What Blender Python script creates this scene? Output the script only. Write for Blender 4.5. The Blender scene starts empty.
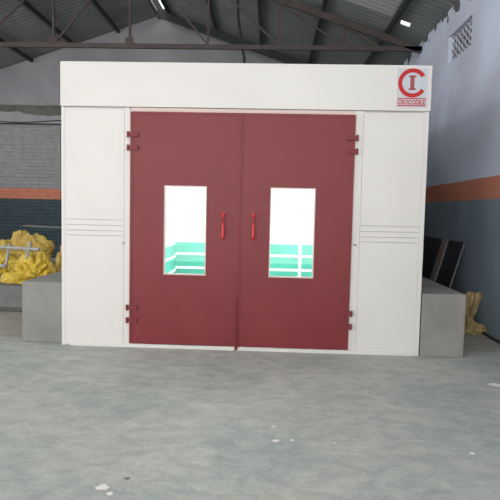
import bpy, bmesh, math, random
from mathutils import Vector, Matrix, noise
C = bpy.context.scene.collection
sc = bpy.context.scene

# ---------------------------------------------------------------- helpers
def mat(name, col, rough=.6, metal=0, spec=.5, var=0, scale=4, col2=None, bump=0, bscale=20, detail=6, emit=None, es=0):
    m = bpy.data.materials.new(name); m.use_nodes = True
    nt = m.node_tree; N = nt.nodes; L = nt.links
    b = N['Principled BSDF']
    b.inputs['Roughness'].default_value = rough
    b.inputs['Metallic'].default_value = metal
    b.inputs['Specular IOR Level'].default_value = spec
    c = (*col, 1)
    b.inputs['Base Color'].default_value = c
    g = N.new('ShaderNodeNewGeometry')
    if var or col2:
        n = N.new('ShaderNodeTexNoise'); n.inputs['Scale'].default_value = scale; n.inputs['Detail'].default_value = detail
        L.new(g.outputs['Position'], n.inputs['Vector'])
        r = N.new('ShaderNodeValToRGB')
        c2 = col2 or tuple(x*(1-var) for x in col)
        c1 = col if col2 else tuple(min(1, x*(1+var)) for x in col)
        r.color_ramp.elements[0].position = .35; r.color_ramp.elements[1].position = .65
        r.color_ramp.elements[0].color = (*c2, 1); r.color_ramp.elements[1].color = (*c1, 1)
        L.new(n.outputs['Fac'], r.inputs['Fac']); L.new(r.outputs['Color'], b.inputs['Base Color'])
    if bump:
        n2 = N.new('ShaderNodeTexNoise'); n2.inputs['Scale'].default_value = bscale; n2.inputs['Detail'].default_value = 5
        L.new(g.outputs['Position'], n2.inputs['Vector'])
        bp = N.new('ShaderNodeBump'); bp.inputs['Strength'].default_value = bump; bp.inputs['Distance'].default_value = .02
        L.new(n2.outputs['Fac'], bp.inputs['Height']); L.new(bp.outputs['Normal'], b.inputs['Normal'])
    if emit:
        b.inputs['Emission Color'].default_value = (*emit, 1); b.inputs['Emission Strength'].default_value = es
    return m

def bx(bm, x0, x1, y0, y1, z0, z1):
    vs = [bm.verts.new((x, y, z)) for x in (x0, x1) for y in (y0, y1) for z in (z0, z1)]
    for f in ((0,1,3,2), (4,6,7,5), (0,4,5,1), (2,3,7,6), (0,2,6,4), (1,5,7,3)):
        bm.faces.new([vs[i] for i in f])

def bar(bm, a, b, w, h, up=(0,0,1)):
    """rectangular bar from a to b"""
    a = Vector(a); b = Vector(b); d = (b-a).normalized(); up = Vector(up)
    s = d.cross(up)
    if s.length < 1e-4: s = d.cross(Vector((0,1,0)))
    s.normalize(); u = s.cross(d)
    vs = []
    for p in (a, b):
        for i, j in ((-1,-1), (1,-1), (1,1), (-1,1)):
            vs.append(bm.verts.new(p + s*(i*w/2) + u*(j*h/2)))
    for f in ((0,1,2,3), (7,6,5,4), (0,4,5,1), (1,5,6,2), (2,6,7,3), (3,7,4,0)):
        bm.faces.new([vs[i] for i in f])

def tube(bm, pts, r, seg=10):
    pts = [Vector(p) for p in pts]; rings = []
    for i, p in enumerate(pts):
        d = (pts[min(i+1, len(pts)-1)] - pts[max(i-1, 0)]).normalized()
        s = d.cross(Vector((0,0,1)))
        if s.length < .05: s = d.cross(Vector((0,1,0)))
        s.normalize(); u = s.cross(d)
        rings.append([bm.verts.new(p + s*math.cos(t*2*math.pi/seg)*r + u*math.sin(t*2*math.pi/seg)*r) for t in range(seg)])
    for a, b in zip(rings, rings[1:]):
        for t in range(seg):
            bm.faces.new((a[t], a[(t+1) % seg], b[(t+1) % seg], b[t]))
    bm.faces.new(rings[0][::-1]); bm.faces.new(rings[-1])

def obj(name, bm, m, parent=None, bevel=0, smooth=False):
    bmesh.ops.recalc_face_normals(bm, faces=bm.faces)
    me = bpy.data.meshes.new(name); bm.to_mesh(me); bm.free()
    me.materials.append(m)
    o = bpy.data.objects.new(name, me); C.objects.link(o)
    if smooth:
        for p in me.polygons: p.use_smooth = True
    if bevel:
        md = o.modifiers.new('bevel', 'BEVEL'); md.width = bevel; md.segments = 2; md.limit_method = 'ANGLE'
    if parent:
        o.parent = parent
        # parents sit at their own base: keep the world-space mesh in place
        w = Vector((0,0,0)); q = parent
        while q: w += q.location; q = q.parent
        me.transform(Matrix.Translation(-w))
    return o

def box(name, x0, x1, y0, y1, z0, z1, m, parent=None, bevel=0):
    bm = bmesh.new(); bx(bm, x0, x1, y0, y1, z0, z1)
    return obj(name, bm, m, parent, bevel)

def thing(name, label, cat, loc=(0,0,0), group=None):
    o = bpy.data.objects.new(name, None); C.objects.link(o); o.location = loc
    o.empty_display_size = .1
    return tag(o, label, cat, group)

def tag(o, label, cat, group=None):
    o['label'] = label; o['category'] = cat
    if group: o['group'] = group
    return o

def struct(o):
    o['kind'] = 'structure'; return o

# ---------------------------------------------------------------- dimensions (metres)
BY = 5.92; BB = 12.9                    # booth front and back
XL, XR, BH = -2.335, 1.678, 3.153       # booth sides and height
WR, WL, YB, YF = 2.93, -9.27, 15.46, -4.5
RX, RZ, SL = -3.165, 7.07, .3355
def roofz(x): return RZ - SL*abs(x-RX)

# ---------------------------------------------------------------- materials
def paint_wall(name, upper, upper2, scale, low=((.055,.082,.098), (.075,.11,.13)), ugly=False):
    """plaster above, orange band, slate blue below: painted by height"""
    m = bpy.data.materials.new(name); m.use_nodes = True
    nt = m.node_tree; N = nt.nodes; L = nt.links; b = N['Principled BSDF']
    b.inputs['Roughness'].default_value = .75; b.inputs['Specular IOR Level'].default_value = .25
    g = N.new('ShaderNodeNewGeometry'); s = N.new('ShaderNodeSeparateXYZ'); L.new(g.outputs['Position'], s.inputs[0])
    n = N.new('ShaderNodeTexNoise'); n.inputs['Scale'].default_value = scale; n.inputs['Detail'].default_value = 7
    L.new(g.outputs['Position'], n.inputs['Vector'])
    def ramp(c1, c2, a=.35, z=.65):
        r = N.new('ShaderNodeValToRGB'); r.color_ramp.elements[0].position = a; r.color_ramp.elements[1].position = z
        r.color_ramp.elements[0].color = (*c1, 1); r.color_ramp.elements[1].color = (*c2, 1)
        L.new(n.outputs['Fac'], r.inputs['Fac']); return r.outputs['Color']
    def mth(op, a, v):
        k = N.new('ShaderNodeMath'); k.operation = op; L.new(a, k.inputs[0])
        if isinstance(v, float): k.inputs[1].default_value = v
        else: L.new(v, k.inputs[1])
        return k.outputs[0]
    def mix(f, A, B):
        k = N.new('ShaderNodeMix'); k.data_type = 'RGBA'; L.new(f, k.inputs['Factor']); L.new(A, k.inputs['A']); L.new(B, k.inputs['B']); return k.outputs['Result']
    up = ramp(upper2, upper); lo = ramp(*low); st = ramp((.58,.215,.14), (.66,.27,.18))
    wob = mth('MULTIPLY', mth('SUBTRACT', n.outputs['Fac'], .5), .03)
    z = mth('ADD', s.outputs['Z'], wob)
    c = mix(mth('GREATER_THAN', z, 1.80), lo, st)
    c = mix(mth('GREATER_THAN', z, 2.10), c, up)
    if ugly:   # bare cement left where the paint stops short of the roof
        n3 = N.new('ShaderNodeTexNoise'); n3.inputs['Scale'].default_value = 3.5; n3.inputs['Detail'].default_value = 8
        L.new(g.outputs['Position'], n3.inputs['Vector'])
        zz = mth('ADD', s.outputs['Z'], mth('MULTIPLY', mth('SUBTRACT', n3.outputs['Fac'], .5), 1.3))
        c = mix(mth('GREATER_THAN', zz, 4.99), c, ramp((.10,.10,.105), (.17,.17,.175)))
    L.new(c, b.inputs['Base Color'])
    bp = N.new('ShaderNodeBump'); bp.inputs['Strength'].default_value = .25; bp.inputs['Distance'].default_value = .02
    L.new(n.outputs['Fac'], bp.inputs['Height']); L.new(bp.outputs['Normal'], b.inputs['Normal'])
    return m

M_wall_r = paint_wall('lilac_plaster_with_band', (.74,.82,.98), (.62,.65,.78), 1.0, low=((.19,.245,.285), (.24,.31,.36)), ugly=True)
M_wall_b = paint_wall('grey_plaster_with_band', (.37,.37,.40), (.31,.31,.335), 1.5)
M_shutter = paint_wall('painted_shutter_slats', (.36,.36,.375), (.30,.30,.31), 6)

def floor_mat():
    m = bpy.data.materials.new('worn_concrete_floor'); m.use_nodes = True
    nt = m.node_tree; N = nt.nodes; L = nt.links; b = N['Principled BSDF']
    b.inputs['Roughness'].default_value = .62; b.inputs['Specular IOR Level'].default_value = .3
    g = N.new('ShaderNodeNewGeometry')
    mp = N.new('ShaderNodeMapping'); mp.inputs['Scale'].default_value = (1, 1.5, 1); L.new(g.outputs['Position'], mp.inputs[0])
    def nz(s, d=6, dist=0):
        n = N.new('ShaderNodeTexNoise'); n.inputs['Scale'].default_value = s; n.inputs['Detail'].default_value = d; n.inputs['Distortion'].default_value = dist
        n.inputs['Roughness'].default_value = .6
        L.new(mp.outputs[0], n.inputs['Vector']); return n.outputs['Fac']
    def ramp(f, stops):
        r = N.new('ShaderNodeValToRGB'); e = r.color_ramp.elements
        while len(e) < len(stops): e.new(.5)
        for el, (p, c) in zip(e, stops): el.position = p; el.color = (*c, 1)
        L.new(f, r.inputs['Fac']); return r.outputs['Color']
    def mix(f, A, B, t='MIX'):
        k = N.new('ShaderNodeMix'); k.data_type = 'RGBA'; k.blend_type = t
        if isinstance(f, float): k.inputs['Factor'].default_value = f
        else: L.new(f, k.inputs['Factor'])
        L.new(A, k.inputs['A']); L.new(B, k.inputs['B']); return k.outputs['Result']
    base = ramp(nz(1.1, 8, .8), [(.30, (.275,.315,.30)), (.5, (.335,.35,.333)), (.70, (.39,.388,.365))])
    fine = ramp(nz(6, 10, .5), [(.3, (.78,.81,.82)), (.7, (1.15,1.13,1.11))])
    c = mix(1.0, base, fine, 'MULTIPLY')
    grain = ramp(nz(38, 4, .3), [(.3, (.88,.88,.88)), (.7, (1.1,1.1,1.1))]); c = mix(1.0, c, grain, 'MULTIPLY')
    pit = ramp(nz(14, 4, 1.5), [(.27, (0,0,0)), (.33, (1,1,1))])
    dark = ramp(nz(3, 2), [(0, (.22,.24,.235)), (1, (.26,.28,.28))])
    c = mix(pit, dark, c)
    # older brown-grey concrete strip beside the booth
    s = N.new('ShaderNodeSeparateXYZ'); L.new(g.outputs['Position'], s.inputs[0])
    def gt(a, v):
        k = N.new('ShaderNodeMath'); k.operation = 'GREATER_THAN'; L.new(a, k.inputs[0]); k.inputs[1].default_value = v; return k.outputs[0]
    old = ramp(nz(4, 7, .5), [(.3, (.24,.228,.205)), (.7, (.33,.315,.285))])
    wob = N.new('ShaderNodeMath'); wob.operation = 'MULTIPLY_ADD'; L.new(nz(3), wob.inputs[0]); wob.inputs[1].default_value = .12; L.new(s.outputs['Y'], wob.inputs[2])
    c = mix(gt(wob.outputs[0], 6.27), c, old)
    L.new(c, b.inputs['Base Color'])
    bp = N.new('ShaderNodeBump'); bp.inputs['Strength'].default_value = .25; bp.inputs['Distance'].default_value = .01
    L.new(nz(9, 8), bp.inputs['Height']); L.new(bp.outputs['Normal'], b.inputs['Normal'])
    return m
M_floor = floor_mat()
M_roof = mat('grey_roof_sheet', (.19,.20,.205), .55, 0, .3, col2=(.15,.165,.165), scale=1.6)
def _paler_sheets(m):     # paler grey nearer the entrance, as far as the purlin by the right wall
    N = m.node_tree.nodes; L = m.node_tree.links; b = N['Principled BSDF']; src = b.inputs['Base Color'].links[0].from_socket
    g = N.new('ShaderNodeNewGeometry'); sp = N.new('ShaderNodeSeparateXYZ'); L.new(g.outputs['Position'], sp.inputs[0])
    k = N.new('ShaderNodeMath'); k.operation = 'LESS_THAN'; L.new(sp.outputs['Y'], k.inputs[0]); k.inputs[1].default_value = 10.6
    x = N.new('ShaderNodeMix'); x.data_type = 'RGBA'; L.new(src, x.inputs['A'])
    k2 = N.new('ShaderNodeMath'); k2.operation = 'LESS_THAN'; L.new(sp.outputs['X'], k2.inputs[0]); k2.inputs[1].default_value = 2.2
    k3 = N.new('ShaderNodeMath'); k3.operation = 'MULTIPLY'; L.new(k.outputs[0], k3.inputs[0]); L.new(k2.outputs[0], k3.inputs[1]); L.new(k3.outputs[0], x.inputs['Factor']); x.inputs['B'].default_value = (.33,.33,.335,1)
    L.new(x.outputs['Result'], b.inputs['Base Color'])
_paler_sheets(M_roof)
M_purlin = mat('dark_purlin_steel', (.028,.032,.036), .6, var=.2)
M_truss = mat('brown_primer_steel', (.085,.062,.056), .6, col2=(.06,.046,.043), scale=5)
M_white = mat('booth_white_enamel', (.575,.56,.535), .42, 0, .4, var=.025, scale=1.5)
M_seam = mat('panel_joint_grey', (.42,.41,.39), .7)
M_pink = mat('pink_primer_trim', (.56,.44,.41), .6)
M_inner = mat('booth_inner_white', (.88,.90,.89), .5)
M_red = mat('maroon_door_enamel', (.172,.022,.027), .42, 0, .30, col2=(.155,.019,.024), scale=2)
M_redhw = mat('maroon_hardware', (.165,.028,.033), .5, 0, .25)
M_handle = mat('bright_red_handle', (.52,.03,.045), .3)
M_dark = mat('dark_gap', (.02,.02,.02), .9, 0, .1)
M_steel = mat('galvanised_steel', (.30,.30,.30), .5, .2, var=.15, scale=10)
M_teal = mat('teal_panel', (.045,.44,.33), .6, col2=(.075,.50,.40), scale=1.2)
M_teald = mat('deep_teal_panel', (.02,.38,.27), .6, var=.1, scale=2)
M_conc = mat('plinth_concrete', (.235,.235,.225), .85, 0, .2, col2=(.19,.19,.183), scale=3, bump=.2)
M_conc_r = mat('plinth_concrete_stained', (.235,.228,.215), .85, 0, .2, col2=(.185,.178,.168), scale=2.5, bump=.2)
M_plat = mat('platform_concrete', (.17,.17,.168), .85, 0, .2, col2=(.12,.12,.12), scale=3.5, bump=.25)
M_yel = mat('yellow_tarpaulin', (.60,.43,.05), .45, 0, .4, col2=(.50,.35,.04), scale=5)
M_yel2 = mat('faded_yellow_tarpaulin', (.50,.36,.075), .5, 0, .4, col2=(.38,.26,.05), scale=7)
M_sackd = mat('dark_brown_sacking', (.04,.035,.03), .8, var=.3, scale=9)
M_gold = mat('golden_sacking', (.36,.27,.12), .4, 0, .5, col2=(.22,.155,.06), scale=14)
M_black = mat('black_laminate', (.026,.031,.036), .4, 0, .4, var=.1)
M_strip = mat('brown_grey_batten', (.27,.24,.22), .6)
M_edge = mat('light_panel_edge', (.12,.13,.135), .5)
M_cable = mat('black_cable', (.02,.02,.024), .6)
M_plate = mat('silver_sign_plate', (.44,.47,.51), .35, .1)
M_logo = mat('sign_red', (.42,.022,.022), .6, 0, .2)
M_logod = mat('sign_dark_red', (.30,.05,.05), .5)
M_paint = mat('white_paint_spatter', (.62,.61,.57), .7)
M_lintel = mat('stained_lintel', (.17,.165,.14), .85, col2=(.12,.115,.095), scale=4)
M_plaster = mat('pale_render_patch', (.36,.35,.37), .85, var=.06, scale=3)
M_jali = mat('vent_cement', (.66,.68,.78), .85, var=.08, scale=6)
M_tubeL = mat('lit_tube_diffuser', (1,1,1), .5, emit=(.93,1,.97), es=22)
M_tubeF = mat('lamp_housing', (.8,.8,.8), .5)
M_glass = bpy.data.materials.new('clear_glass'); M_glass.use_nodes = True
_n = M_glass.node_tree.nodes; _l = M_glass.node_tree.links
_n.remove(_n['Principled BSDF'])
_t = _n.new('ShaderNodeBsdfTransparent'); _t.inputs[0].default_value = (.97,.99,.98,1)
_g = _n.new('ShaderNodeBsdfGlossy'); _g.inputs['Roughness'].default_value = .02
_f = _n.new('ShaderNodeFresnel'); _f.inputs['IOR'].default_value = 1.45
_m = _n.new('ShaderNodeMixShader')
_l.new(_f.outputs[0], _m.inputs[0]); _l.new(_t.outputs[0], _m.inputs[1]); _l.new(_g.outputs[0], _m.inputs[2])
_l.new(_m.outputs[0], _n['Material Output'].inputs['Surface'])

# ---------------------------------------------------------------- the room
struct(box('floor', WL-.25, WR+.25, YF, YB+.25, -.2, 0, M_floor))
# back wall with gable top and the shutter opening
bm = bmesh.new()
SX0, SX1, SZ = -8.9, -6.13, 3.96
def prism(bm, pts, y0, y1):
    a = [bm.verts.new((x, y0, z)) for x, z in pts]; b = [bm.verts.new((x, y1, z)) for x, z in pts]
    bm.faces.new(a); bm.faces.new(b[::-1])
    for i in range(len(pts)):
        j = (i+1) % len(pts); bm.faces.new((a[i], b[i], b[j], a[j]))
prism(bm, [(SX1, 0), (WR+.25, 0), (WR+.25, roofz(WR+.25)), (RX, RZ), (SX1, roofz(SX1))], YB, YB+.25)
prism(bm, [(WL-.25, 0), (SX0, 0), (SX0, roofz(SX0)), (WL-.25, roofz(WL-.25))], YB, YB+.25)
prism(bm, [(SX0, SZ), (SX1, SZ), (SX1, roofz(SX1)), (SX0, roofz(SX0))], YB, YB+.25)
struct(obj('wall_back', bm, M_wall_b))
# roller shutter filling the opening
d1 = bpy.data.objects.new('door_1', None); C.objects.link(d1); d1.location = ((SX0+SX1)/2, YB, 0); struct(d1)
bm = bmesh.new(); prof = []
z = 0.0
while z < SZ-.05:
    prof += [(0, z), (-.018, z+.018), (-.018, z+.075), (0, z+.093)]; z += .105
prof.append((0, SZ))
for (ya, za), (yb, zb) in zip(prof, prof[1:]):
    bm.faces.new([bm.verts.new(p) for p in ((SX0+.03, YB+.06+ya, za), (SX1-.03, YB+.06+ya, za), (SX1-.03, YB+.06+yb, zb), (SX0+.03, YB+.06+yb, zb))])
obj('shutter_curtain', bm, M_shutter, d1)
box('guide_rail', SX1-.08, SX1, YB-.02, YB+.05, 0, SZ, M_shutter, d1)
box('guide_rail', SX0, SX0+.08, YB-.02, YB+.05, 0, SZ, M_shutter, d1)
box('bottom_bar', SX0+.08, SX1-.08, YB+.01, YB+.06, 0, .08, M_steel, d1)
bm = bmesh.new(); bx(bm, SX0-.3, SX1+.1, YB-.03, YB+.002, 3.93, 3.975)
obj('lower_edge', bm, M_purlin, d1)
# stained lintel ledge and pale render below it
bm = bmesh.new(); random.seed(3)
xs = [WL+i*(XL+.6-WL)/40 for i in range(41)]
top = 4.47; low = [4.30 - (.10 if x > -7.4 else 0)*min(1, (x+7.4)/.5 if x > -7.4 else 0) + random.uniform(-.02, .02) for x in xs]
f = [bm.verts.new((x, YB-.07, top+random.uniform(-.012, .012))) for x in xs]; g = [bm.verts.new((x, YB-.07, l)) for x, l in zip(xs, low)]
f2 = [bm.verts.new((x, YB+.01, top)) for x in xs]; g2 = [bm.verts.new((x, YB+.01, l)) for x, l in zip(xs, low)]
for i in range(40):
    bm.faces.new((f[i], f[i+1], g[i+1], g[i])); bm.faces.new((f[i], f2[i], f2[i+1], f[i+1])); bm.faces.new((g[i], g[i+1], g2[i+1], g2[i]))
struct(obj('trim_1', bm, M_lintel))
struct(box('trim_2', WL, XL+.4, YB-.02, YB+.01, 3.975, 4.3, M_plaster))
bm = bmesh.new(); tube(bm, [(-9.2+i*.2, YB-.05, 4.02+.035*math.sin(i*.5)) for i in range(25)], .014)
tag(obj('wall_cable', bm, M_cable), 'thin dark cable sagging along the back wall above the shutter', 'cable')

# right wall with vent opening
VY0, VY1, VZ0, VZ1 = 8.33, 9.40, 4.12, 4.57
RT = roofz(WR)
bm = bmesh.new()
for a in ((YF, VY0, 0, RT), (VY1, YB+.25, 0, RT), (VY0, VY1, 0, VZ0), (VY0, VY1, VZ1, RT)):
    bx(bm, WR, WR+.25, *a)
bmesh.ops.remove_doubles(bm, verts=bm.verts, dist=1e-5)
struct(obj('wall_right', bm, M_wall_r))
bm = bmesh.new(); EH = roofz(WL)      # unseen left wall: near opening and long rear window added for side daylight
for a in ((YF, -3, 0, EH), (-3, 5, 4.2, EH), (5, 8, 0, EH), (8, 14, 0, 2.4), (8, 14, 4.3, EH), (14, YB+.25, 0, EH)):
    bx(bm, WL-.25, WL, *a)
bmesh.ops.remove_doubles(bm, verts=bm.verts, dist=1e-5)
struct(obj('wall_left', bm, M_wall_b))
bm = bmesh.new()
for y in (8, 9.5, 11, 12.5, 14): bx(bm, WL-.15, WL-.1, max(8, y-.03), min(14, y+.03), 2.4, 4.3)
struct(obj('window_20', bm, M_purlin))  # mullions of the added left window, out of view
w1 = bpy.data.objects.new('window_1', None); C.objects.link(w1); w1.location = (WR+.12, (VY0+VY1)/2, VZ0); struct(w1)
bm = bmesh.new()
n = 7; rows = 4; dy = (VY1-VY0)/n; dz = (VZ1-VZ0)/rows
for j in range(rows+1):
    zz = VZ0+j*dz; bx(bm, WR+.07, WR+.08, VY0, VY1, max(VZ0, zz-.024), min(VZ1, zz+.024))
for i in range(n+1):
    yy = VY0+i*dy; bx(bm, WR+.07, WR+.08, max(VY0, yy-.034), min(VY1, yy+.034), VZ0, VZ1)
obj('concrete_grille', bm, M_jali, w1)
box('dark_backing', WR+.20, WR+.24, VY0, VY1, VZ0, VZ1, M_dark, w1)  # black board added behind the grille to keep its holes dark

# corrugated roof: real corrugation, openings left for the ridge light and a gap between sheets
LIGHT_Y = [(-3.6, -2.2), (-.8, .6), (2.0, 3.4), (4.8, 6.2), (7.3, 8.5)]     # unseen rooflights added in both slopes for overhead daylight
LRX, LLX = (-1.0, 1.6), (-8.2, -5.2)
def roof_side(sgn):
    bm = bmesh.new()
    xe = WR+.25 if sgn > 0 else WL-.25
    if sgn > 0: xsx = [RX, RX+.01, RX+.17, LRX[0], LRX[1], 2.40, 2.57, xe]
    else: xsx = [RX, RX-.005, RX-.155, LLX[1], LLX[0], xe]
    st = .024; ny = int((YB+.3-YF)/st)
    prev = None
    for j in range(ny+1):
        y = YF+j*st; off = .030*math.sin(y*2*math.pi/.17)
        cur = [bm.verts.new((x, y, roofz(x)+.045+off)) for x in xsx]
        lit = any(a < y < b for a, b in (LIGHT_Y[:4] if sgn > 0 else LIGHT_Y))
        if prev:
            for i in range(len(xsx)-1):
                if sgn > 0 and i == 1 and 12.2 < y < 15.2: continue
                if sgn > 0 and i == 5 and 10.62 < y < 10.68: continue
                if lit and ((sgn > 0 and i == 3) or (sgn < 0 and i == 3)): continue
                bm.faces.new((prev[i], prev[i+1], cur[i+1], cur[i]))
        prev = cur
    return bm
def portal(name, loc, rot, sx, sy):
    ld = bpy.data.lights.new(name, 'AREA'); ld.shape = 'RECTANGLE'; ld.size = sx; ld.size_y = sy; ld.cycles.is_portal = True
    lo = bpy.data.objects.new(name, ld); C.objects.link(lo); lo.location = loc; lo.rotation_euler = rot
WN = 2
for a, b in LIGHT_Y:
    for (xa, xb), sg in ((LRX, 1), (LLX, -1)):
        if sg > 0 and a > 7: continue
        bm = bmesh.new()
        bm.faces.new([bm.verts.new(p) for p in ((xa, a, roofz(xa)+.085), (xb, a, roofz(xb)+.085), (xb, b, roofz(xb)+.085), (xa, b, roofz(xa)+.085))])
        struct(obj('window_%d' % WN, bm, M_glass)); WN += 1  # panes of the added rooflights
        xm = (xa+xb)/2; an = math.atan(SL)
        portal('added_rooflight_daylight', (xm, (a+b)/2, roofz(xm)+.02), (0, an*sg, 0), (xb-xa)/math.cos(an), b-a)
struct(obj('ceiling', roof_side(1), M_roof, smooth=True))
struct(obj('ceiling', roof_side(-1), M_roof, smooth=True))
# ridge cap outside
bm = bmesh.new(); bar(bm, (RX, YF, RZ+.07), (RX, YB, RZ+.07), .06, .03); struct(obj('trim_3', bm, M_purlin))

PN = [(-8.19, 'leftmost roof purlin, crossing the roof sheets near the left wall'),
      (-6.94, 'dark roof purlin at the top left corner, ending above the shutter lintel'),
      (-5.69, 'dark roof purlin meeting the back wall above the left end of the booth'),
      (-4.44, 'dark roof purlin on the left slope next to the ridge'),
      (-1.60, 'dark roof purlin on the right slope next to the ridge'),
      (-.36, 'dark roof purlin running straight back above the right door'),
      (.95, 'dark roof purlin leaning left above the right door window, second from the right wall'),
      (2.24, 'dark roof purlin nearest the right wall, above the round red emblem')]
for x, lab in PN:
    bm = bmesh.new(); bar(bm, (x, YF, roofz(x)-.055), (x, YB, roofz(x)-.055), .07, .10)
    tag(obj('purlin', bm, M_purlin), lab, 'purlin', 'purlins under the roof sheets')
# ridge purlins as a pair
for s, lab in ((-.10, 'dark ridge purlin on the left side of the bright ridge opening'), (.25, 'dark ridge purlin on the right side of the bright ridge opening')):
    x = RX+s; bm = bmesh.new(); bar(bm, (x, YF, roofz(x)-.055), (x, YB, roofz(x)-.055), .07, .10)
    tag(obj('purlin', bm, M_purlin), lab, 'purlin', 'purlins under the roof sheets')

# steel truss across the hall
TY, TZ = 11.07, 4.87
def truss(y, label, full=True):
    t = thing('roof_truss', label, 'truss', (RX, y, TZ))
    yy = y
    bm = bmesh.new(); bar(bm, (WL, yy, TZ), (WR, yy, TZ), .07, .09); obj('bottom_chord', bm, M_truss, t)
    for e in (WL, WR):
        bm = bmesh.new(); bar(bm, (RX, yy, RZ-.18), (e, yy, roofz(e)-.18), .07, .13); obj('top_chord', bm, M_truss, t)
    px = [RX+.22, -1.35, .09, 1.40]; pl = [-4.52, -6.05, -7.4, -8.5]
    for x in px+pl:
        zt = roofz(x)-.22
        bm = bmesh.new(); bar(bm, (x, yy, TZ+.03), (x, yy, zt), .045, .045, (0,1,0)); obj('post', bm, M_truss, t)
    allx = [px[0]] + px[1:]
    for seq in (px, [px[0]]+pl):
        for a, b in zip(seq, seq[1:]):
            bm = bmesh.new(); bar(bm, (b, yy+.03, TZ+.04), (a, yy+.03, roofz(a)-.24), .035, .035, (0,1,0)); obj('brace', bm, M_truss, t)
    bm = bmesh.new(); bar(bm, (2.1, yy+.03, TZ+.04), (1.40, yy+.03, roofz(1.4)-.24), .035, .035, (0,1,0)); obj('brace', bm, M_truss, t)
    for x in (px[0], -4.52):
        bm = bmesh.new(); bx(bm, x-.08, x+.08, yy-.045, yy-.035, TZ+.03, TZ+.16); bx(bm, x-.1, x+.1, yy-.05, yy+.05, TZ+.045, TZ+.06)
        obj('gusset_plate', bm, M_truss, t)
truss(TY, 'brown steel roof truss spanning the hall above the booth')
t = thing('rafter', 'plain dark rafter sloping down from the ridge along the back gable wall', 'rafter', (RX, 14.75, RZ))
for e in (WR,):
    bm = bmesh.new(); bar(bm, (RX, 14.75, RZ-.225), (e, 14.75, roofz(e)-.225), .06, .20); obj('rafter_arm', bm, M_purlin, t)

bm = bmesh.new()
tube(bm, [(-.80, TY+.2, roofz(-.8)-.02), (-.76, TY+.2, 5.5), (-.66, TY+.18, 4.9), (-.62, TY+.18, 4.7), (-.60, TY+.2, 4.2), (-.58, TY+.25, BH+.02)], .03)
tag(obj('hanging_cable', bm, M_cable), 'dark cable hanging from the roof down behind the booth fascia', 'cable')

# ---------------------------------------------------------------- the spray booth
B = thing('spray_booth', 'large white paint spray booth with maroon double doors', 'booth', ((XL+XR)/2, BY, 0))
D0, D1, D2, DZ0, DZ1 = -1.558, -.347, .892, .05, 2.62
T = .08
# side walls, back, roof, floor inside
box('side_wall', XL, XL+.05, BY+.06, BB, 0, BH-.02, M_white, B)
box('side_wall', XR-.05, XR, BY+.06, BB, 0, BH-.02, M_white, B)
box('back_wall', XL+.05, XR-.05, BB-.05, BB, .03, BH-.12, M_inner, B)
box('roof_panel', XL+.05, XR-.05, BY+.12, BB, BH-.12, BH-.05, M_inner, B)
box('inner_floor', XL+.05, XR-.05, BY+.12, BB-.05, .003, .03, M_inner, B)
box('inner_lining', XL+.05, XL+.056, BY+.12, BB-.05, .03, BH-.12, M_inner, B)
box('inner_lining', XR-.056, XR-.05, BY+.12, BB-.05, .03, BH-.12, M_inner, B)
# backing sheet of the front, with opening for the doors
bm = bmesh.new()
bx(bm, XL, D0-.03, BY+.012, BY+.06, 0, BH-.02); bx(bm, D2+.03, XR, BY+.012, BY+.06, 0, BH-.02)
bx(bm, D0-.03, D2+.03, BY+.012, BY+.06, DZ1+.06, BH-.02)
obj('front_backing', bm, M_seam, B)
# fascia
box('fascia_panel', XL-.004, XR+.008, BY-.018, BY+.10, 2.672, BH, M_white, B, .006)
# side panels split in boards by thin joints
for (a, b) in ((XL+.0415, D0-.0715), (D2+.0915, XR-.0515)):
    zs = [.012, 1.255, 1.31, 1.37, 1.432, 2.655]
    for i in range(5):
        nm = 'lower_panel' if i == 0 else 'upper_panel' if i == 4 else 'louvre_board'
        box(nm, a, b, BY, BY+.014, zs[i]+.0025, zs[i+1]-.0025, M_white, B, .001)
box('corner_post', XL, XL+.04, BY, BY+.03, 0, 2.668, M_white, B, .004)
box('corner_post', XR-.05, XR, BY, BY+.03, 0, 2.668, M_white, B, .004)
for a, b in ((D0-.07, D0-.012), (D2+.012, D2+.09)):
    box('door_jamb', a, b, BY, BY+.07, 0, 2.668, M_white, B, .003)
bm = bmesh.new(); bx(bm, D0-.012, D0, BY-.004, BY+.05, 0, DZ1+.012); bx(bm, D2, D2+.012, BY-.004, BY+.05, 0, DZ1+.012)
bx(bm, D0, D2, BY-.004, BY+.05, DZ1+.006, DZ1+.045)
o = obj('door_trim', bm, M_pink, B); o['label'] = 'pale pink edging round the doors'
box('door_sill', XL+.1, XR-.05, BY-.015, BY+.06, 0, .042, M_white, B, .003)
# small fittings on the jambs
box('latch_plate', -1.645, -1.62, BY-.006, BY, 1.165, 1.19, M_steel, B)
box('latch_plate', D2+.025, D2+.06, BY-.008, BY, 1.212, 1.222, M_dark, B)

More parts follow.
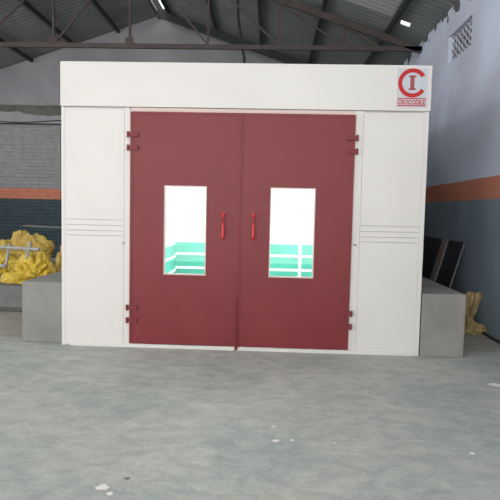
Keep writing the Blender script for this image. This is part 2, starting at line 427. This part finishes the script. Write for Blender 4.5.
def door(x0, x1, wx0, wx1, hx, hinge, label):
    wz0, wz1 = .838, 1.825
    bm = bmesh.new()
    y0, y1 = BY-.02, BY+.03
    bx(bm, x0, wx0, y0, y1, DZ0, DZ1); bx(bm, wx1, x1, y0, y1, DZ0, DZ1)
    bx(bm, wx0, wx1, y0, y1, DZ0, wz0); bx(bm, wx0, wx1, y0, y1, wz1, DZ1)
    bmesh.ops.remove_doubles(bm, verts=bm.verts, dist=1e-5)
    d = obj('door', bm, M_red, B); d['label'] = label
    # raised edge welt round the leaf
    bm = bmesh.new(); w = .028
    bx(bm, x0+.003, x0+w, y0-.005, y0, DZ0, DZ1); bx(bm, x1-w, x1-.003, y0-.005, y0, DZ0, DZ1)
    bx(bm, x0+w, x1-w, y0-.005, y0, DZ0, DZ0+w); bx(bm, x0+w, x1-w, y0-.005, y0, DZ1-w, DZ1)
    obj('edge_strip', bm, M_red, d, .002)
    # window trim and pane
    bm = bmesh.new(); k = .012
    bx(bm, wx0, wx0+k, y0-.006, y1, wz0, wz1); bx(bm, wx1-k, wx1, y0-.006, y1, wz0, wz1)
    bx(bm, wx0+k, wx1-k, y0-.006, y1, wz0, wz0+k); bx(bm, wx0+k, wx1-k, y0-.006, y1, wz1-k, wz1)
    o = obj('window_trim', bm, M_pink, d); o['label'] = 'pale trim round the window'
    bm = bmesh.new(); bx(bm, wx0+k, wx1-k, BY+.002, BY+.008, wz0+k, wz1-k)
    obj('window_pane', bm, M_glass, d)
    # D handle
    bm = bmesh.new(); zc0, zc1 = 1.245, 1.545; hy = y0-.055
    tube(bm, [(hx, y0+.002, zc1-.02), (hx, y0-.035, zc1-.016), (hx, hy, zc1-.035), (hx, hy, (zc0+zc1)/2), (hx, hy, zc0+.035), (hx, y0-.035, zc0+.016), (hx, y0+.002, zc0+.02)], .016, 12)
    bx(bm, hx-.018, hx+.018, y0-.006, y0, zc1-.04, zc1); bx(bm, hx-.018, hx+.018, y0-.006, y0, zc0, zc0+.04)
    o = obj('handle', bm, M_handle, d, smooth=False, bevel=.002); o['label'] = 'bright red pull handle'
    # hinges: two knuckles with straps
    s = -1 if hinge == x0 else 1
    for zc in (2.30, .385):
        for q in (-.072, .072):
            bm = bmesh.new()
            bx(bm, *sorted((hinge+s*.035, hinge-s*.09)), y0-.022, y0-.003, zc+q-.024, zc+q+.024)
            tube(bm, [(hinge+s*.022, y0-.02, zc+q-.032), (hinge+s*.022, y0-.02, zc+q+.032)], .014)
            obj('hinge', bm, M_redhw, d, .002)
    return d
dl = door(D0, D1-.006, -1.176, -.706, -.516, D0, 'left maroon door leaf')
dr = door(D1+.006, D2, -.006, .486, -.184, D2, 'right maroon door leaf')
bm = bmesh.new(); bx(bm, D1-.012, D1+.012, BY-.032, BY-.02, .015, DZ1); obj('meeting_strip', bm, M_red, dl, .003)
bm = bmesh.new(); tube(bm, [(D1-.012, BY-.045, .01), (D1-.012, BY-.045, .60)], .009); bx(bm, D1-.03, D1+.006, BY-.05, BY-.03, .42, .46); bx(bm, D1-.03, D1+.006, BY-.05, BY-.03, .12, .16)
obj('floor_bolt', bm, M_redhw, dl)

# lower teal panels and white rails inside
box('teal_panel', XL+.058, XR-.058, BB-.062, BB-.052, .033, .80, M_teal, B)
box('teal_panel', XL+.057, XL+.066, BY+1.2, BB-.07, .033, .74, M_teal, B)
box('teal_panel', XR-.066, XR-.057, BY+1.2, BB-.07, .033, .74, M_teal, B)
o = box('teal_panel', -.05, .28, BB-.072, BB-.063, .56, .79, M_teald, B)
for zc in (.525, .19):
    box('rail', XL+.07, XR-.07, BB-.10, BB-.075, zc-.03, zc+.03, M_inner, B)
    for x0 in (XL+.068, XR-.093):
        box('rail', x0, x0+.025, BY+1.2, BB-.10, zc-.06-.028, zc-.06+.028, M_inner, B)
box('upright', .69, .76, BB-.103, BB-.073, .033, .80, M_inner, B)
for x in (-1.6, .9):
    for y in (7.2, 9.3, 11.4):
        box('lamp_housing', x-.2, x+.2, y-.65, y+.65, BH-.17, BH-.121, M_tubeF, B)
        box('lamp_diffuser', x-.17, x+.17, y-.62, y+.62, BH-.18, BH-.171, M_tubeL, B)

# emblem plate
PX0, PX1, PZ0, PZ1 = 1.318, 1.636, 2.712, 3.120
yf = BY-.018
pl = box('sign_plate', PX0, PX1, yf-.006, yf, PZ0, PZ1, M_plate, B)
pl['label'] = 'silver emblem plate with red ring and lettering'
cx, cz, ro, ri = 1.480, 2.965, .153, .110
bm = bmesh.new(); a0, a1 = math.radians(33), math.radians(327); K = 56
ring = []
for i in range(K+1):
    a = a0+(a1-a0)*i/K
    ring.append([bm.verts.new((cx+r*math.cos(a), y, cz+r*math.sin(a))) for r in (ro, ri) for y in (yf-.0095, yf-.006)])
for p, q in zip(ring, ring[1:]):
    for i, j in ((0,1), (1,3), (3,2), (2,0)): bm.faces.new((p[i], p[j], q[j], q[i]))
bm.faces.new([ring[0][i] for i in (0,1,3,2)]); bm.faces.new([ring[-1][i] for i in (0,2,3,1)])
obj('ring_emblem', bm, M_logo, pl)
bm = bmesh.new(); bx(bm, cx-.024, cx+.020, yf-.009, yf-.006, cz-.065, cz+.07)
bx(bm, cx-.042, cx+.038, yf-.009, yf-.006, cz+.062, cz+.078); bx(bm, cx-.042, cx+.038, yf-.009, yf-.006, cz-.073, cz-.057)
obj('letter', bm, M_logod, pl)
for z0 in (2.796, 2.722):
    box('red_line', PX0+.008, PX1-.008, yf-.009, yf-.006, z0, z0+.010, M_logo, pl)
cu = bpy.data.curves.new('lettering', 'FONT'); cu.body = 'CROCODILE'; cu.size = .066; cu.align_x = 'CENTER'; cu.extrude = .0015; cu.offset = .0016
tmp = bpy.data.objects.new('tmp', cu); C.objects.link(tmp); bpy.context.view_layer.update()
me = bpy.data.meshes.new_from_object(tmp.evaluated_get(bpy.context.evaluated_depsgraph_get()))
bpy.data.objects.remove(tmp)
xs_ = [v.co.x for v in me.vertices]; wdt = max(xs_)-min(xs_)
s = .292/wdt
me.transform(Matrix.Translation(((PX0+PX1)/2-.002, yf-.008, 2.741)) @ Matrix.Rotation(math.pi/2, 4, 'X') @ Matrix.Diagonal((s, 1, 1, 1)))
me.materials.clear(); me.materials.append(M_logo)
lt = bpy.data.objects.new('lettering', me); C.objects.link(lt); lt.parent = pl
me.transform(Matrix.Translation(-Vector(B.location)))

# ---------------------------------------------------------------- concrete plinths
tag(box('concrete_plinth', -2.835, XL-.012, BY+.09, BB, 0, .70, M_conc, None, .008), 'grey concrete plinth along the left side of the booth, by the yellow tarpaulins', 'plinth', 'concrete plinths beside the booth')
tag(box('concrete_plinth', XR+.012, 2.165, BY-.01, BB, 0, .70, M_conc_r, None, .008), 'grey concrete plinth along the right side of the booth, stained near its foot', 'plinth', 'concrete plinths beside the booth')
bm = bmesh.new()
bx(bm, WL+.02, -2.86, 7.70, 10.6, .06, .39); bx(bm, WL+.02, -2.86, 7.80, 10.6, 0, .06)
tag(obj('concrete_platform', bm, M_plat, None, .01), 'low dark concrete platform under the yellow tarpaulins, left of the booth', 'platform')

# ---------------------------------------------------------------- crumpled heaps
def heap(name, cx, cy, z0, rx, ry, h, seed, m, points=(), crease=.24, freq=1.5, label='', cat='tarpaulin', group=None, cut=-.25):
    """a crumpled bundle: puffed faces between sharp valley creases, pulled out into pointed corners, flat underneath"""
    off = Vector((seed*7.3, seed*3.1, seed*1.7)); bm = bmesh.new()
    bmesh.ops.create_icosphere(bm, subdivisions=5, radius=1)
    pts = [(Vector((math.cos(a)*math.cos(e), math.sin(a)*math.cos(e), math.sin(e))), g, k) for a, e, g, k in points]
    for v in bm.verts:
        d = v.co.normalized(); q = d*freq+off
        q = q+Vector((noise.noise(q*1.3), noise.noise(q*1.3+Vector((4,0,0))), noise.noise(q*1.3+Vector((0,4,0)))))*.5
        a = min(1, abs(noise.noise(q))*3.2); b = min(1, abs(noise.noise(q*2.4+Vector((3,3,3))))*3)
        r = 1-crease*(1-a)-crease*.45*(1-b)+.03*noise.noise(q*9)
        for pd, g, k in pts:
            c = max(0, d.dot(pd)); r += g*c**k
        p = d*r
        z = max(0, (p.z-cut)/(1-cut))*h
        v.co = Vector((cx+p.x*rx, cy+p.y*ry, z0+z))
    bmesh.ops.remove_doubles(bm, verts=bm.verts, dist=.0004)
    o = obj(name, bm, m); return tag(o, label, cat, group)
G = 'yellow tarpaulins heaped on the platform'
PI = math.pi
heap('tarpaulin', -3.66, 8.16, .392, .36, .30, .44, 4, M_yel, ((PI*1.02, -.12, .42, 16), (PI*1.2, -.25, .35, 22), (1.57, 1.2, .25, 5)), freq=1.05, crease=.30, label='bright yellow tarpaulin crumpled in front, its pointed corners next to the left plinth', group=G)
heap('tarpaulin', -4.56, 9.72, .392, .55, .36, .74, 9, M_yel2, ((0.3, .5, .2, 6),), freq=1.4, crease=.28, label='tall heap of yellow tarpaulin behind the scaffold tubes at the left', group=G)
heap('tarpaulin', -3.47, 9.25, .392, .28, .30, .62, 13, M_yel2, freq=1.3, label='brownish yellow bundled tarpaulin close to the booth side, behind the bright one', group=G)
heap('tarpaulin', -4.62, 9.12, .392, .30, .20, .34, 21, M_yel, ((0, .2, .3, 8),), label='low flat yellow tarpaulin under the scaffold tubes at the photo edge', group=G)
heap('sack_pile', -3.45, 10.22, .392, .60, .30, .72, 31, M_sackd, crease=.12, label='dark brown sacking heaped behind the yellow tarpaulins', cat='sacking')
bm = bmesh.new(); bar(bm, (-4.7, 10.15, 1.20), (-3.0, 10.15, 1.15), .30, .03)
tag(obj('metal_plank', bm, M_plat), 'pale metal plank lying on top of the heap behind the yellow tarpaulins', 'plank')
# scaffold frame resting on the tarpaulins
sf = thing('scaffold_frame', 'silver tubular scaffold frame lying over the yellow tarpaulins', 'scaffold', (-4.2, 7.98, .39))
def tb(nm, a, b, r):
    bm = bmesh.new(); tube(bm, [a, b], r); obj(nm, bm, M_steel, sf, smooth=False)
tb('long_tube', (-5.3, 8.08, .965), (-3.50, 8.00, .915), .026)
tb('long_tube', (-5.3, 7.93, .66), (-3.97, 7.90, .662), .024)
tb('cross_tube', (-3.985, 7.93, .64), (-3.985, 8.06, .985), .024)
tb('cross_tube', (-3.665, 7.93, .78), (-3.655, 8.05, 1.03), .022)
tb('cross_tube', (-4.75, 7.9, .42), (-4.75, 8.1, .99), .022)
tb('cross_tube', (-5.25, 7.9, .42), (-5.25, 8.1, .99), .022)

# ---------------------------------------------------------------- right hand gap
pn = thing('leaning_panel', 'black sheet panel with a grey batten leaning on the slate blue wall', 'panel', (2.6, 9.3, 0))
bm = bmesh.new()
def slant(bm, ya, yb, h, off0, off1, x_b=2.60, x_t=2.915, H_=1.17, z0=0):
    d = Vector((x_t-x_b, 0, H_)).normalized(); nrm = Vector((-d.z, 0, d.x))
    L_ = math.hypot(x_t-x_b, H_)
    vs = []
    for y in (ya, yb):
        for t in (z0, h*L_):
            for o_ in (off0, off1):
                p = Vector((x_b, y, 0))+d*t+nrm*o_; vs.append(bm.verts.new(p))
    for f in ((0,1,3,2), (4,6,7,5), (0,4,5,1), (2,3,7,6), (0,2,6,4), (1,5,7,3)): bm.faces.new([vs[i] for i in f])
slant(bm, 8.12, 11.2, 1, 0.0, .02, z0=.006); obj('sheet', bm, M_black, pn)
bm = bmesh.new(); slant(bm, 8.80, 9.06, 1, .02, .035, z0=.012); o = obj('batten', bm, M_strip, pn); o['label'] = 'grey batten down the sheet'
bm = bmesh.new(); slant(bm, 8.10, 8.12, 1, 0, .024, z0=.006); obj('edge_trim', bm, M_edge, pn)

# upright folded golden sack, pinched near its foot, opening out on the floor
bm = bmesh.new(); NA = 40; rows = []
prof = [(0, .085, .07, 0), (.10, .075, .06, 0), (.17, .040, .035, 0), (.22, .07, .05, .01), (.30, .085, .06, .02), (.40, .092, .06, .035), (.49, .092, .05, .05), (.515, .075, .035, .052), (.50, .05, .02, .052)]
prof2 = []
for p, q in zip(prof, prof[1:]):
    for s in range(4): prof2.append(tuple(p[i]+(q[i]-p[i])*s/4 for i in range(4)))
prof2.append(prof[-1])
for z, a, b, dx in prof2:
    row = []
    for j in range(NA):
        t = 2*math.pi*j/NA; k = 1+.18*math.sin(7*t+z*5)+.10*math.sin(13*t+2-z*9)
        row.append(bm.verts.new((2.775+dx+a*k*math.cos(t), 7.45+b*k*math.sin(t), z+.012*math.sin(3*t+1)*(z > .1))))
    rows.append(row)
for a, b in zip(rows, rows[1:]):
    for j in range(NA): bm.faces.new((a[j], a[(j+1) % NA], b[(j+1) % NA], b[j]))
bm.faces.new(rows[0][::-1]); bm.faces.new(rows[-1])
tag(obj('plastic_sack', bm, M_gold), 'golden brown pleated plastic sack standing upright between right plinth and wall', 'sack')
heap('plastic_sack', 2.755, 7.22, .001, .17, .12, .15, 17, M_gold, ((.1, 0, .25, 8),), label='crumpled golden brown plastic sheet lying on the floor by the right wall', cat='sack')
heap('cement_bag', 2.40, 7.2, .001, .13, .15, .62, 23, M_gold, label='beige sack barely showing above the edge of the right plinth', cat='sack')
bm = bmesh.new(); tube(bm, [(2.86, 7.2-.15*i, .02+.003*math.sin(i*2)) for i in range(30)], .019)
tag(obj('floor_cable', bm, M_cable), 'black cable lying along the foot of the right wall', 'cable')

# ---------------------------------------------------------------- paint marks on the floor (flat splashes, one each)
def splash(x, y, r, seed, m, label, cat='paint mark'):
    rnd = random.Random(seed); bm = bmesh.new(); n = 18
    top = [bm.verts.new((x+r*rnd.uniform(.6, 1.25)*math.cos(i*6.283/n)*1.2, y+r*rnd.uniform(.6, 1.25)*math.sin(i*6.283/n), .002)) for i in range(n)]
    bot = [bm.verts.new((v.co.x, v.co.y, .0002)) for v in top]
    bm.faces.new(top); bm.faces.new(bot[::-1])
    for i in range(n): bm.faces.new((top[i], bot[i], bot[(i+1) % n], top[(i+1) % n]))
    tag(obj('paint_splash', bm, m), label, cat, 'spots on the floor')
splash(.075, 3.56, .022, 1, M_paint, 'largest white paint spot on the floor in front of the right door')
splash(.057, 3.80, .011, 2, M_paint, 'tiny white speck just behind the largest white floor spot')
splash(.185, 3.58, .012, 3, M_paint, 'small white speck right of the largest white floor spot')
splash(.473, 3.56, .008, 4, M_paint, 'faint white speck alone in the middle of the floor')
splash(1.362, 3.48, .015, 5, M_paint, 'white speck on the floor in front of the right plinth')
splash(-.90, 2.86, .030, 6, M_paint, 'cream paint splash on the floor at the bottom edge')
splash(-.84, 2.80, .018, 8, M_paint, 'small cream splash touching the cream paint splash')
splash(-.79, 2.97, .016, 7, mat('oil_stain', (.10,.11,.11)), 'black oil spot on the floor behind the cream paint splash', 'oil spot')
splash(2.13, 4.97, .05, 11, M_paint, 'pale cement scuff at the right edge of the floor')

# ---------------------------------------------------------------- light
w = bpy.data.worlds.new('World'); sc.world = w; w.use_nodes = True
bg = w.node_tree.nodes['Background']; bg.inputs[0].default_value = (1,.985,.965,1); bg.inputs[1].default_value = 3.3
portal('entrance_daylight', (RX, YF, 3.5), (math.pi/2, 0, 0), 12.2, 6.6)
portal('added_opening_daylight', (WL-.1, 1, 2.1), (0, -math.pi/2, 0), 4.2, 8)  # daylight through the opening added in the unseen left wall
portal('added_window_daylight', (WL-.1, 11, 3.35), (0, -math.pi/2, 0), 1.9, 6)  # daylight through the added left window

# ---------------------------------------------------------------- camera
f, yaw, pitch, roll = 536.16, -.0368, -.0702, .0222
cy_, sy_, cp, sp = math.cos(yaw), math.sin(yaw), math.cos(pitch), math.sin(pitch)
F = Vector((sy_*cp, cy_*cp, sp)); R = Vector((cy_, -sy_, 0)); U = R.cross(F)
r = R*math.cos(roll)+U*math.sin(roll); u = -R*math.sin(roll)+U*math.cos(roll)
cam = bpy.data.cameras.new('camera'); co = bpy.data.objects.new('camera', cam); C.objects.link(co)
cam.sensor_width = 36; cam.lens = f/500*36; cam.clip_end = 100
m4 = Matrix(((r.x, u.x, -F.x, 0), (r.y, u.y, -F.y, 0), (r.z, u.z, -F.z, 1.55), (0,0,0,1)))
co.matrix_world = m4
sc.camera = co
sc.view_settings.view_transform = 'Standard'; sc.view_settings.look = 'None'
sc.view_settings.gamma = 1; sc.view_settings.use_curve_mapping = False
sc.view_settings.exposure = 0.3
